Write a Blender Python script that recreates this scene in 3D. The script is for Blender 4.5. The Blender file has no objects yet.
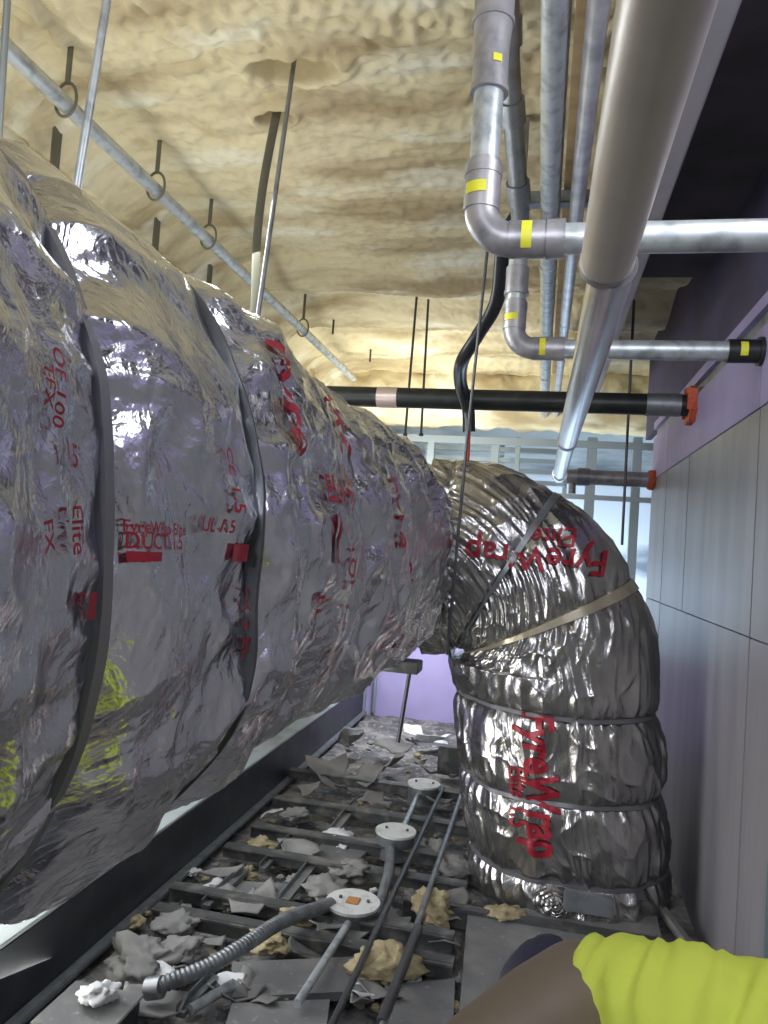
import bpy, bmesh, math, random
import numpy as np
from mathutils import Vector, Matrix, Quaternion
C = bpy.context.scene.collection
PI = math.pi
rnd = random.Random(7)
# ------------------------------------------------------------------ camera frame
F = 740.0
def _n(v): return v / np.linalg.norm(v)
D_c = _n(np.array([156., -44., -F]))                 # depth (+Y) in camera axes
Xl = np.array([-3510., 212., -F]); Xr = -Xl
Xr = _n(Xr - np.dot(Xr, D_c) * D_c)                  # +X in camera axes
Z_c = np.cross(Xr, D_c)                              # +Z in camera axes
W = np.array([Xr, D_c, Z_c])                         # rows: world axes in camera coords; world = W @ cam
def P(px, py, Y):
    d = W @ np.array([px - 384., 512. - py, -F]); d = d * (Y / d[1]); return Vector(d)
def PZ(px, py, z):
    d = W @ np.array([px - 384., 512. - py, -F]); d = d * (z / d[2]); return Vector(d)
def PXx(px, py, x):
    d = W @ np.array([px - 384., 512. - py, -F]); d = d * (x / d[0]); return Vector(d)
cam = bpy.data.cameras.new('camera'); co = bpy.data.objects.new('camera', cam); C.objects.link(co)
cam.sensor_fit = 'VERTICAL'; cam.sensor_height = 36; cam.sensor_width = 27; cam.lens = F / 1024 * 36; cam.clip_start = .02
co.matrix_world = Matrix(W.tolist()).to_4x4()
bpy.context.scene.camera = co

# ------------------------------------------------------------------ noise
_r = np.random.RandomState(3); _perm = _r.permutation(256); _perm = np.concatenate([_perm, _perm, _perm])
_g = _r.normal(size=(256, 3)); _g /= np.linalg.norm(_g, axis=1)[:, None]
def pn(p):
    p = np.asarray(p, float); i = np.floor(p).astype(int); f = p - i; i &= 255
    u = f * f * f * (f * (f * 6 - 15) + 10); out = 0
    for a in (0, 1):
        for b in (0, 1):
            for c in (0, 1):
                h = _perm[_perm[_perm[(i[..., 0] + a) & 255] + ((i[..., 1] + b) & 255)] + ((i[..., 2] + c) & 255)]
                g = _g[h]; d = f - np.array([a, b, c])
                w = (u[..., 0] if a else 1 - u[..., 0]) * (u[..., 1] if b else 1 - u[..., 1]) * (u[..., 2] if c else 1 - u[..., 2])
                out = out + w * (g * d).sum(-1)
    return out * 1.5
def fbm(p, o=3):
    s = 0; a = 1.
    for k in range(o): s = s + a * pn(p * 2 ** k + 17.3 * k); a *= .5
    return s
def ridge(p): return 1 - 2 * np.abs(pn(p))
def sc(p, x, y, z): return p * np.array([x, y, z])

# ------------------------------------------------------------------ materials
def mat(name, col=(.5, .5, .5), metal=0, rough=.5, noise=None, bump=None, emit=None, spec=.5):
    m = bpy.data.materials.new(name); m.use_nodes = True; nt = m.node_tree; N = nt.nodes; L = nt.links
    b = N['Principled BSDF']; b.inputs['Base Color'].default_value = (*col, 1); b.inputs['Metallic'].default_value = metal
    b.inputs['Roughness'].default_value = rough; b.inputs['Specular IOR Level'].default_value = spec
    tc = N.new('ShaderNodeTexCoord')
    def mp(scale):
        q = N.new('ShaderNodeMapping'); q.inputs['Scale'].default_value = scale if isinstance(scale, tuple) else (scale,) * 3
        L.new(tc.outputs['Object'], q.inputs['Vector']); return q
    if noise:                                        # list of (scale, colour, lo, hi)
        prev = None
        for (s, c2, lo, hi) in noise:
            n = N.new('ShaderNodeTexNoise'); n.inputs['Scale'].default_value = 1; n.inputs['Detail'].default_value = 5
            L.new(mp(s).outputs[0], n.inputs['Vector'])
            r = N.new('ShaderNodeMapRange'); r.inputs['From Min'].default_value = lo; r.inputs['From Max'].default_value = hi
            L.new(n.outputs['Fac'], r.inputs['Value'])
            mx = N.new('ShaderNodeMix'); mx.data_type = 'RGBA'
            L.new(r.outputs[0], mx.inputs[0])
            if prev is None: mx.inputs[6].default_value = (*col, 1)
            else: L.new(prev, mx.inputs[6])
            mx.inputs[7].default_value = (*c2, 1); prev = mx.outputs[2]
        L.new(prev, b.inputs['Base Color'])
    if bump:                                         # list of (kind, scale, strength, distance)
        prev = None
        for (k, s, st, di) in bump:
            if k == 'v':
                n = N.new('ShaderNodeTexVoronoi'); n.inputs['Scale'].default_value = 1; o = n.outputs['Distance']
            elif k == 'w':
                n = N.new('ShaderNodeTexWave'); n.inputs['Scale'].default_value = 1; o = n.outputs['Fac']
            else:
                n = N.new('ShaderNodeTexNoise'); n.inputs['Scale'].default_value = 1; n.inputs['Detail'].default_value = 4; o = n.outputs['Fac']
                if k == 'd': n.inputs['Distortion'].default_value = 1.5
            L.new(mp(s).outputs[0], n.inputs['Vector'])
            bp = N.new('ShaderNodeBump'); bp.inputs['Strength'].default_value = st; bp.inputs['Distance'].default_value = di
            L.new(o, bp.inputs['Height'])
            if prev: L.new(prev, bp.inputs['Normal'])
            prev = bp.outputs[0]
        L.new(prev, b.inputs['Normal'])
    return m
M = {}
M['foil'] = mat('foil', (.76, .77, .83), 1, .18, [(7, (.60, .61, .66), .45, .7)],
    [('d', (5, 3, 5), .6, .04), ('d', 17, .42, .012), ('d', 55, .22, .004), ('n', 240, .1, .001)])
M['foil2'] = mat('foil_riser', (.52, .51, .50), .95, .25, [(6, (.34, .33, .33), .42, .7)],
    [('d', (9, 9, 5), .35, .02), ('d', (30, 30, 14), .35, .006), ('n', 120, .15, .001)])
M['strap'] = mat('steel_strap', (.24, .24, .26), .6, .5, None, [('n', 60, .15, .002)])
M['tape'] = mat('foil_tape', (.66, .6, .46), .75, .4, None, [('n', 90, .3, .002)])
M['red'] = mat('red_ink', (.33, .012, .03), .1, .45, [(40, (.55, .1, .13), .55, .8)])
M['foam'] = mat('spray_foam', (.73, .65, .42), 0, .85,
    [((1.6, 5.5, 3), (.42, .335, .19), .47, .66), ((2.5, 6, 3), (.84, .82, .66), .54, .70), (9, (.52, .42, .22), .56, .8)],
    [('n', 22, .35, .012), ('n', 60, .3, .004)])
M['galv'] = mat('galvanised_steel', (.60, .65, .67), .55, .4, [(30, (.33, .36, .38), .45, .7)], [('n', 90, .1, .001)])
M['galvd'] = mat('dull_galvanised_steel', (.30, .32, .34), .7, .45, [(25, (.2, .22, .23), .45, .7)])
M['cast'] = mat('grey_coupling', (.44, .43, .45), .45, .42, [(20, (.24, .24, .26), .45, .7)])
M['conduit'] = mat('bright_conduit', (.78, .80, .84), .6, .28, [(20, (.5, .53, .58), .4, .7)])
M['duct_grey'] = mat('grey_pipe', (.58, .53, .46), .15, .38, [((2, 9, 9), (.50, .45, .40), .45, .7)], spec=.5)
M['shiny'] = mat('shiny_pipe_jacket', (.62, .61, .62), .9, .22, [(8, (.5, .48, .48), .4, .7)], [('n', 18, .15, .004)])
M['yellow'] = mat('yellow_sticker', (.80, .78, .05), 0, .5)
M['black'] = mat('black_pipe', (.022, .025, .024), .3, .42, [(18, (.05, .055, .05), .5, .8)])
M['rubber'] = mat('black_hose', (.02, .022, .026), 0, .3, spec=.6)
M['orange'] = mat('red_firestop', (.62, .12, .05), 0, .6, [(60, (.4, .06, .03), .5, .7)])
M['board'] = mat('grey_wall_board', (.30, .29, .32), .0, .38, [((1, 6, .8), (.20, .20, .225), .42, .7), ((.5, 9, 1.5), (.33, .32, .345), .5, .75)], [('n', 14, .06, .01)])
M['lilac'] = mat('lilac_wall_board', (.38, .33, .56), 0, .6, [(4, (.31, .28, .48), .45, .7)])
M['violet'] = mat('shaded_violet_board', (.085, .075, .14), 0, .75, [(3, (.07, .055, .075), .45, .7)])  # purple board lying unlit, its shade put into the colour
M['foam_shade'] = mat('brown_foam_shade', (.075, .06, .068), 0, .85, [(6, (.04, .035, .03), .45, .7)])  # brown of foam in shade, darkness put into the colour
M['joint'] = mat('joint_groove', (.10, .10, .12), 0, .7)
M['dark'] = mat('dark_painted_steel', (.055, .06, .072), .5, .42, [(12, (.09, .09, .10), .5, .75)], [('n', 60, .08, .002)])
M['tee'] = mat('dark_grid_steel', (.10, .105, .11), .4, .5, [(18, (.24, .235, .22), .48, .68)])
M['edge'] = mat('worn_light_flange', (.52, .58, .58), .35, .35, [(9, (.30, .34, .34), .5, .75)])
M['tile'] = mat('dusty_grey_panel', (.17, .175, .18), 0, .75, [(9, (.26, .25, .24), .45, .7), (60, (.36, .34, .30), .64, .76)], [('n', 50, .25, .006)])
M['dust'] = mat('dusty_ceiling_back', (.11, .11, .115), 0, .9, [(9, (.27, .26, .24), .45, .62), (40, (.42, .41, .38), .55, .72)], [('n', 35, .6, .02)])
M['scrap'] = mat('grey_paper_scrap', (.27, .265, .255), 0, .8, [(14, (.20, .20, .20), .45, .7)], [('n', 30, .2, .01)])
M['white'] = mat('white_scrap', (.72, .74, .76), 0, .6, [(20, (.5, .5, .5), .5, .8)])
M['foamy'] = mat('yellow_foam_chunk', (.44, .37, .22), 0, .9, [(30, (.28, .23, .13), .45, .7)], [('n', 60, .6, .01)])
M['plate'] = mat('pale_cover_plate', (.78, .80, .78), .1, .45, [(30, (.5, .5, .46), .5, .75)])
M['tan'] = mat('tan_wood_strip', (.46, .34, .19), 0, .7, [((4, 20, 4), (.34, .24, .12), .45, .7)])
M['soffit'] = mat('grey_soffit', (.36, .34, .36), 0, .6, [(5, (.30, .29, .31), .45, .7)])
M['stud'] = mat('steel_stud', (.30, .36, .39), .5, .42)
M['farwall'] = mat('pale_far_board', (.55, .66, .78), 0, .6, [((.7, 1, 3.2), (.16, .21, .26), .5, .62)])
M['hivis'] = mat('hi_vis_fabric', (.56, .64, .09), 0, .8, [(6, (.49, .56, .075), .4, .7)], [('n', 300, .15, .001)], spec=.2)
M['skin'] = mat('skin', (.15, .115, .08), 0, .55, [(10, (.12, .09, .065), .45, .7)], [('n', 160, .12, .001)])
M['navy'] = mat('navy_fabric', (.012, .014, .035), 0, .8)
M['redwire'] = mat('red_cord', (.6, .03, .03), 0, .5)
M['rod'] = mat('threaded_rod', (.38, .42, .42), .75, .4, None, [('w', (1, 1, 300), .4, .001)])
M['darkrod'] = mat('dark_rod', (.10, .105, .11), .6, .4)
M['strapd'] = mat('dull_hanger_strap', (.17, .165, .12), .1, .8)
M['grout'] = mat('concrete', (.3, .3, .3), 0, .9)

# ------------------------------------------------------------------ helpers
def link(name, me, m, parent=None, smooth=True):
    o = bpy.data.objects.new(name, me); C.objects.link(o)
    for mm in (m if isinstance(m, list) else [m]): me.materials.append(mm)
    if smooth: me.shade_smooth()
    if parent: o.parent = parent
    return o
def mesh_from(verts, faces, name='m'):
    me = bpy.data.meshes.new(name); me.from_pydata([tuple(v) for v in verts], [], faces); me.update(); return me
def tag(o, label, cat, group=None, kind=None):
    o['label'] = label; o['category'] = cat
    if group: o['group'] = group
    if kind: o['kind'] = kind
    return o
def empty(name, loc, label, cat, group=None):
    o = bpy.data.objects.new(name, None); C.objects.link(o); o.location = loc; o.empty_display_size = .05
    tag(o, label, cat, group); return o
def struct(o, label=None):
    o['kind'] = 'structure'
    if label: o['label'] = label
    return o
class MB:
    def __init__(s): s.v = []; s.f = []; s.sm = []
    def add(s, vs, fs):
        b = len(s.v); s.v += [Vector(v) for v in vs]; s.f += [[b + i for i in f] for f in fs]; return s
    def box(s, lo, hi, M4=None, bev=0.0):
        (x0, y0, z0), (x1, y1, z1) = lo, hi
        if bev <= 0:
            vs = [Vector((x, y, z)) for x in (x0, x1) for y in (y0, y1) for z in (z0, z1)]
            fs = [(0, 1, 3, 2), (4, 6, 7, 5), (0, 4, 5, 1), (2, 3, 7, 6), (0, 2, 6, 4), (1, 5, 7, 3)]
        else:
            bm = bmesh.new(); bmesh.ops.create_cube(bm, size=1)
            for v in bm.verts:
                v.co = Vector(((x0 + x1) / 2 + v.co.x * (x1 - x0), (y0 + y1) / 2 + v.co.y * (y1 - y0), (z0 + z1) / 2 + v.co.z * (z1 - z0)))
            bmesh.ops.bevel(bm, geom=bm.edges[:], offset=bev, segments=2, affect='EDGES')
            bm.verts.index_update(); vs = [v.co.copy() for v in bm.verts]; fs = [[v.index for v in f.verts] for f in bm.faces]; bm.free()
        if M4: vs = [M4 @ v for v in vs]
        return s.add(vs, fs)
    def prism(s, poly, a, b):                        # poly of Vectors (closed), extruded from offset a to b
        n = len(poly); vs = [p + a for p in poly] + [p + b for p in poly]
        fs = [[i, (i + 1) % n, n + (i + 1) % n, n + i] for i in range(n)] + [list(range(n))[::-1], list(range(n, 2 * n))]
        return s.add(vs, fs)
    def tube(s, pts, r, seg=20, caps=True, inner=None, flat=None):
        pts = [Vector(p) for p in pts]; n = len(pts)
        rr = r if isinstance(r, (list, tuple)) else [r] * n
        T = []
        for i in range(n):
            t = (pts[min(i + 1, n - 1)] - pts[max(i - 1, 0)])
            if t.length < 1e-9: t = pts[min(i + 1, n - 1)] - pts[i] if i < n - 1 else T[-1]
            T.append(t.normalized())
        u = T[0].orthogonal().normalized() if flat is None else (flat - T[0] * flat.dot(T[0])).normalized()
        vs = []
        for i in range(n):
            if i: u = (u - T[i] * u.dot(T[i])).normalized()
            w = T[i].cross(u)
            ra, rb = (rr[i] if isinstance(rr[i], tuple) else (rr[i], rr[i]))
            for k in range(seg):
                a = 2 * PI * k / seg; vs.append(pts[i] + u * (math.cos(a) * ra) + w * (math.sin(a) * rb))
        fs = [[i * seg + k, i * seg + (k + 1) % seg, (i + 1) * seg + (k + 1) % seg, (i + 1) * seg + k] for i in range(n - 1) for k in range(seg)]
        if caps: fs += [list(range(seg))[::-1], [(n - 1) * seg + k for k in range(seg)]]
        return s.add(vs, fs)
    def build(s, name, m, parent=None, smooth=True, auto=True):
        me = mesh_from(s.v, s.f); bm = bmesh.new(); bm.from_mesh(me); bmesh.ops.recalc_face_normals(bm, faces=bm.faces); bm.to_mesh(me); bm.free()
        if parent is not None and parent.type == 'EMPTY' and parent.location.length > 0: me.transform(Matrix.Translation(-parent.location))
        elif parent is not None and parent.parent is not None and parent.parent.type == 'EMPTY': me.transform(Matrix.Translation(-parent.parent.location))
        o = link(name, me, m, parent, smooth)
        if smooth and auto: me.set_sharp_from_angle(angle=math.radians(40))
        return o
def bend(pts, R, n=8):
    pts = [Vector(p) for p in pts]; out = [pts[0]]
    for i in range(1, len(pts) - 1):
        a = (pts[i - 1] - pts[i]).normalized(); b = (pts[i + 1] - pts[i]).normalized()
        ang = a.angle(b); d = R / math.tan(ang / 2); A = pts[i] + a * d; B = pts[i] + b * d
        cc = pts[i] + (a + b).normalized() * (R / math.sin(ang / 2))
        va = A - cc; vb = B - cc; th = va.angle(vb); ax = va.cross(vb).normalized()
        for k in range(n + 1): out.append(cc + Quaternion(ax, th * k / n) @ va)
    out.append(pts[-1]); return out
def smoothpath(pts, n=12):
    pts = [Vector(p) for p in pts]; q = [pts[0] * 2 - pts[1]] + pts + [pts[-1] * 2 - pts[-2]]; out = []
    for i in range(1, len(q) - 2):
        for k in range(n):
            t = k / n; a, b, c, d = q[i - 1:i + 3]
            out.append(.5 * ((2 * b) + (c - a) * t + (2 * a - 5 * b + 4 * c - d) * t * t + (3 * b - a - 3 * c + d) * t ** 3))
    out.append(pts[-1]); return out

# ------------------------------------------------------------------ constants of the place
XW = .52; ZF = -1.06; H = 1.22; YF = 5.8; YB = -1.0

# ================================================================== SETTING
def grid_plane(fn, us, vs, name, m, parent=None):
    U, V = np.meshgrid(us, vs, indexing='ij'); Pn = fn(U, V).reshape(-1, 3); a, b = len(us), len(vs)
    idx = np.arange(a * b).reshape(a, b)
    f = np.stack([idx[:-1, :-1], idx[1:, :-1], idx[1:, 1:], idx[:-1, 1:]], -1).reshape(-1, 4)
    me = bpy.data.meshes.new(name); me.from_pydata(Pn.tolist(), [], f.tolist()); me.update()
    return link(name, me, m, parent)
tp0 = PZ(294, 72, H); t1_ = PZ(278, 118, H)
POCK = [(tp0 + Vector((.0, -.0, 0)), .11, .05), (t1_ + Vector((-.01, 0, 0)), .05, .03)]
def foam_ceiling(U, V):
    p = np.stack([U, V, np.zeros_like(U)], -1)
    near = 1 / (1 + np.exp((V - 1.75) * 6))
    z = H + .02 * fbm(p * 1.6, 3) + .008 * np.sin(V * 7.5 + 1.2 * pn(sc(p, 1.2, 1.2, 1)) * 2) * (V > 1.2)
    z += .008 * fbm(sc(p, 3, 9, 1), 3) + near * .016 * (1 - np.abs(pn(p * 18)) * 2.5) + near * .010 * pn(p * 34)
    far = 1 / (1 + np.exp(-(V - 3.0) * 4)); z += far * .035 * np.sin(V * 11 + 2 * pn(sc(p, .8, .8, 1))) + .007 * fbm(p * 22, 2)
    cove = np.clip((-1.28 - U) / .25, 0, 1) ** 2 * .12
    for tt, wx, wy in POCK:
        rr_ = ((U - tt.x) / wx) ** 2 + ((V - tt.y) / wy) ** 2; z += .07 / (1 + np.exp((rr_ - 1) * 5)) - .02 * np.exp(-(rr_ - 1.7) ** 2 * 2)
    return np.stack([U, V, z - cove], -1)
o = grid_plane(foam_ceiling, np.linspace(-1.66, 1.35, 460), np.linspace(YB, YF + .1, 1000), 'ceiling', M['foam']); struct(o, 'yellow sprayed foam underside of the roof deck')
def foam_left(U, V):                                  # U=z, V=y
    p = np.stack([np.zeros_like(U), V, U], -1)
    x = -1.56 + .03 * fbm(p * 2, 3) + .008 * fbm(p * 14, 2)
    return np.stack([x, V, U], -1)
o = grid_plane(foam_left, np.linspace(.2, 1.3, 100), np.linspace(YB, YF + .1, 400), 'wall_left', M['foam']); struct(o, 'foam covered side wall beyond the big duct')
mb = MB(); mb.box((-2.3, YB, -1.9), (-2.24, YF, .3)); o = mb.build('wall_outer', M['lilac'], smooth=False); struct(o)
mb = MB(); mb.box((-2.3, YB, .2), (-1.5, YF, .26)); o = mb.build('trim_1', M['galvd'], smooth=False); struct(o, 'steel ledge below the foam wall')
# right wall, lower board with grooves as real recesses (separate boards)
jy = [-.6, 1.02, 1.62, 2.00, 2.90, 3.40, 3.85]; zj = -.166; g = .004
mb = MB()
zb = [(ZF - .2, zj - .0015), (zj + .0015, .41)]
for i in range(len(jy) - 1):
    for k, (a, b) in enumerate(zb):
        if k == 0 and i == 3: continue
        y0 = jy[i] + g; y1 = jy[i + 1] - g
        if k == 0 and i == 4: y0 = jy[3] + g
        mb.box((XW, y0, a), (XW + .02, y1, b), bev=.0015)
o = mb.build('wall_right', M['board'], smooth=False); struct(o, 'grey boarded wall with panel joints on the right')
mb = MB(); mb.box((XW + .016, YB, ZF - .2), (XW + .03, 3.84, .41)); o = mb.build('wall_backing', M['joint'], smooth=False); struct(o)
mb = MB()
for a, b in ((YB, 2.0), (2.004, 3.4), (3.404, 3.85)): mb.box((XW - .002, a, .412), (XW + .03, b, .62), bev=.001)
o = mb.build('wall_upper', M['lilac'], smooth=False); struct(o, 'lilac board band above the grey wall boards')
mb = MB(); mb.box((XW + .012, YB, .62), (XW + .03, 3.85, .665)); o = mb.build('trim_2', M['galvd'], smooth=False); struct(o, 'dark steel track above lilac band')
mb = MB(); mb.prism([Vector((XW - .004, 0, .665)), Vector((XW + .07, 0, .665)), Vector((XW + .07, 0, .70)), Vector((XW - .004, 0, .70))], Vector((0, YB, 0)), Vector((0, 3.85, 0)))
o = mb.build('trim_3', M['lilac'], smooth=False); struct(o, 'pale ledge along the top of the wall')
mb = MB(); mb.box((XW + .028, YB, .70), (XW + .06, 4.4, 1.6)); o = mb.build('wall_recess', M['violet'], smooth=False); struct(o, 'violet board set back above the ledge, shade painted into its colour')
mb = MB(); mb.box((.25, YB, 1.12), (XW + .06, 3.0, 1.15)); o = mb.build('ceiling_shade', M['foam_shade'], smooth=False); struct(o, 'dark brown sheet standing in for shaded foam between grey soffit and wall')  # sheet added to paint the shade on the foam ceiling here
mb = MB(); mb.box((XW + .02, 3.85, ZF - .2), (1.3, 3.9, .62)); o = mb.build('wall_return', M['board'], smooth=False); struct(o)
mb = MB(); mb.box((1.3, 3.85, ZF - .2), (1.34, YF, 1.4)); o = mb.build('wall_side', M['farwall'], smooth=False); struct(o)
# vertical corner channel on the wall at right edge
mb = MB()
for a, b, d in ((1.60, 1.615, .022), (1.615, 1.70, .008), (1.70, 1.715, .022)): mb.box((XW - d, a, ZF - .1), (XW + .004, b, .41), bev=.002)
o = mb.build('wall_channel', M['stud'], smooth=False); tag(o, 'grey vertical steel channel fixed against the boarded wall at right', 'channel')
# lower slab and floor backing
mb = MB(); mb.box((-2.3, -1.4, -2.0), (1.6, YF, -1.94)); o = mb.build('floor_lower', M['grout'], smooth=False); struct(o)
def dusty(U, V):
    p = np.stack([U, V, 0 * U], -1); return np.stack([U, V, ZF - .03 + .014 * fbm(p * 7, 4)], -1)
o = grid_plane(dusty, np.linspace(-1.03, XW + .01, 200), np.linspace(.95, YF, 400), 'floor', M['dust']); struct(o, 'dusty top side of the suspended ceiling')
# soffit strip above big pipe
mb = MB(); mb.box((.135, YB, .90), (.262, 4.6, 1.12), bev=.004); o = mb.build('trim_4', M['soffit'], smooth=False); struct(o, 'grey boxed soffit running above the large pipe')
mb = MB(); mb.box((.005, YB, 1.02), (.03, 4.2, 1.10), bev=.002); o = mb.build('wood_strip', M['tan'], smooth=False)
tag(o, 'tan wooden strip running along the foam ceiling between two bright pipes', 'strip')

# far wall: foam beam, studs, boards, window openings
mb = MB(); mb.box((-1.7, YF, -2), (1.34, YF + .05, 1.4)); o = mb.build('wall_far', M['farwall'], smooth=False); struct(o, 'pale boarded wall at the far end')
def beamf(U, V):
    th = U; y = 5.05 - .16 * np.cos(th); z = 1.06 - .22 * np.sin(th)
    p = np.stack([V, y, z], -1); d = .02 * fbm(p * 6, 3)
    return np.stack([V, y - d, z + d], -1)
o = grid_plane(beamf, np.linspace(-.9, PI * .6, 40), np.linspace(-1.6, 1.3, 240), 'beam_far', M['foam']); struct(o, 'foam coated beam in front of the stud wall')
ys = 4.95
mbx = empty('stud_frame', P(500, 440, ys), 'bluish steel stud frame with rails beyond the curved riser top', 'stud frame')
def pxbox(x0, x1, y0, y1, Y, d, name, m, par):
    vert = (y1 - y0) > (x1 - x0); a = P(x0, y0, Y); b = P(x1, y0 if vert else y1, Y)
    if vert: b.z = P(x0, y1, Y).z
    else: b.z = P(x0, y1, Y).z
    q = MB(); q.box((min(a.x, b.x), Y, min(a.z, b.z)), (max(a.x, b.x), Y + d, max(a.z, b.z)), bev=.002); return q.build(name, m, par, smooth=False)
for (x0, x1, y0, y1) in ((330, 720, 431, 438), (480, 720, 489, 494)):
    pxbox(x0, x1, y0, y1, ys - .012, .01, 'rail', M['stud'], mbx)
for k, x in enumerate((396, 405, 428, 492, 516, 588, 634)):
    w = (3, 4, 7, 8, 5, 10, 9)[k]; pxbox(x, x + w, 437, 760, ys, .05, 'stud', M['stud'], mbx)
lou = empty('louvre_rack', P(470, 460, 5.3), 'pale horizontal louvred shelves behind the stud frame', 'rack')
for k, y in enumerate((446, 456, 466, 477)):
    a = P(425, y, 5.3); b = P(565, y, 5.3); q = MB(); q.box((a.x, 5.28, a.z - .02), (b.x, 5.34, a.z + .012), bev=.002); q.build('slat', M['stud'], lou, smooth=False)
for x in (425, 500, 565):
    a = P(x, 446, 5.3); q = MB(); q.box((a.x, 5.34, ZF), (a.x + .03, 5.37, a.z + .05)); q.build('post', M['stud'], lou, smooth=False)
mb = MB(); a = P(377, 672, 4.75); b = P(470, 723, 4.75)
mb.box((a.x - .1, 4.72, ZF - .05), (XW - .02, 4.76, -.55), bev=.002); o = mb.build('lilac_panel', M['lilac'], smooth=False)
tag(o, 'upright lilac board seen under the duct at the far end', 'board')
q = MB(); a = P(374, 700, 4.66); q.tube([(a.x, 4.66, ZF), (a.x, 4.66, -.35)], .012, 12); q.tube([(a.x - .06, 4.62, ZF), (a.x - .06, 4.62, -.35)], .016, 12)
o = q.build('upright_pipe', M['stud']); tag(o, 'pair of thin pale uprights at the left edge of the lilac board', 'upright')
# beam on the left (steel channel with worn flange)
q = empty('steel_channel_beam', (-1.05, .9, ZF), 'long dark steel channel beam under the big duct with worn top flange', 'beam')
xb = -1.035; zt = -.885
mb = MB(); mb.box((xb - .008, .55, ZF - .06), (xb, 4.6, zt), bev=.002); mb.build('web', M['dark'], q, smooth=False)
mb = MB(); mb.box((xb, .55, ZF - .004), (xb + .03, 4.6, ZF + .012), bev=.003); mb.build('bottom_lip', M['galvd'], q, smooth=False)
mb = MB(); mb.box((xb - .14, .55, zt), (xb, 4.6, zt + .01), bev=.002); mb.build('flange', M['edge'], q, smooth=False)

# ================================================================== DUCTS
def surf_mesh(fn, ns, nt, name, m, parent, closed=True, s0=0., s1=1.):
    S, T = np.meshgrid(np.linspace(s0, s1, ns), np.arange(nt) / nt, indexing='ij')
    Pn = fn(S, T).reshape(-1, 3); idx = np.arange(ns * nt).reshape(ns, nt); j = np.roll(idx, -1, axis=1)
    f = np.stack([idx[:-1], j[:-1], j[1:], idx[1:]], -1).reshape(-1, 4).tolist()
    f += [list(idx[0])[::-1], list(idx[-1])]
    me = bpy.data.meshes.new(name); me.from_pydata(Pn.tolist(), [], f); me.update()
    me.transform(Matrix.Translation(-parent.location)); o = link(name, me, m, parent); return o
# --- main duct: axis along Y; s = y ; T in 0..1 around
DX, DZ, DA, DB, DN = -.655, -.02, .365, .325, 2.7
_th = np.linspace(0, 2 * PI, 4001)
def _se(a): c, s = np.cos(a), np.sin(a); return np.stack([DA * np.sign(c) * np.abs(c) ** (2 / DN), DB * np.sign(s) * np.abs(s) ** (2 / DN)], -1)
_sp = _se(_th); _L = np.concatenate([[0], np.cumsum(np.linalg.norm(np.diff(_sp, axis=0), axis=1))]); PER = _L[-1]
DS = [.12, .45, .675, .80, 1.15, 1.55, 1.95, 2.32]         # strap / seam positions along Y
STR = [1, 1, .9, .5, .9, .8, .8, 1]
SLANT = [0, .0, .015, -.02, 0, .0, .02, 0]
def main_surf(Y, T, off=0.):
    l = (T % 1) * PER; x = np.interp(l, _L, _sp[:, 0]); z = np.interp(l, _L, _sp[:, 1])
    l2 = ((T + .003) % 1) * PER; l1 = ((T - .003) % 1) * PER
    tx = np.interp(l2, _L, _sp[:, 0]) - np.interp(l1, _L, _sp[:, 0]); tz = np.interp(l2, _L, _sp[:, 1]) - np.interp(l1, _L, _sp[:, 1])
    n = np.sqrt(tx * tx + tz * tz) + 1e-9; nx, nz = tz / n, -tx / n
    base = np.stack([x, Y, z], -1)
    d = 0; nearst = 0
    for s, st, sl in zip(DS, STR, SLANT):
        q = Y - s - sl * z / .3
        d = d - .024 * st * np.exp(-np.abs(q) / .035); nearst = nearst + st * np.exp(-np.abs(q) / .10)
    nearst = np.clip(nearst, 0, 1.2)
    bulge = .022 * fbm(sc(base, 2.2, 1.6, 2.2), 2)
    folds = .011 * nearst * ridge(sc(base, 11, 4, 11) + .5 * pn(base * 4)[..., None])
    wp = base + .05 * np.stack([pn(base * 5), pn(base * 5 + 40), pn(base * 5 + 80)], -1)
    crum = .022 * ridge(wp * 3.4) + .016 * ridge(wp * 7 + 4) + .0085 * ridge(wp * 16) + .0028 * ridge(wp * 36)
    diag = .008 * ridge(np.stack([x * 3 + Y * 5 + z * 6, Y * 2 - z * 9, x * 4], -1))
    amp = .8 + .6 * np.clip(pn(base * 2.3 + 9) * 1.5, -1, 1)
    far = np.clip((Y - 1.5) / .7, 0, 1); rings = far * .010 * ridge(np.stack([x * 1.5, Y * 11 + .8 * pn(base * 4), z * 1.5], -1))
    d = d + bulge + folds + (crum + diag) * amp * .8 + rings + off
    sag = -np.clip(-z / DB, 0, 1) * (.0 + .030 * np.clip(Y - 1.2, 0, 1)) + np.clip(z / DB, 0, 1) * .04 * np.clip((.45 - Y) / .2, 0, 1.5)
    end = np.clip((Y - 2.62) / .2, 0, 1) ** 2 * .25
    d = d - end * .3
    return np.stack([DX + x + nx * d, Y, DZ + z + nz * d + sag], -1)
duct = empty('wrapped_duct', (DX, 1.2, DZ), 'huge foil-wrapped duct with crinkled silver blanket filling the left side', 'duct')
surf_mesh(main_surf, 560, 560, 'foil_wrap', M['foil'], duct, s0=-.55, s1=2.85)
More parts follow.
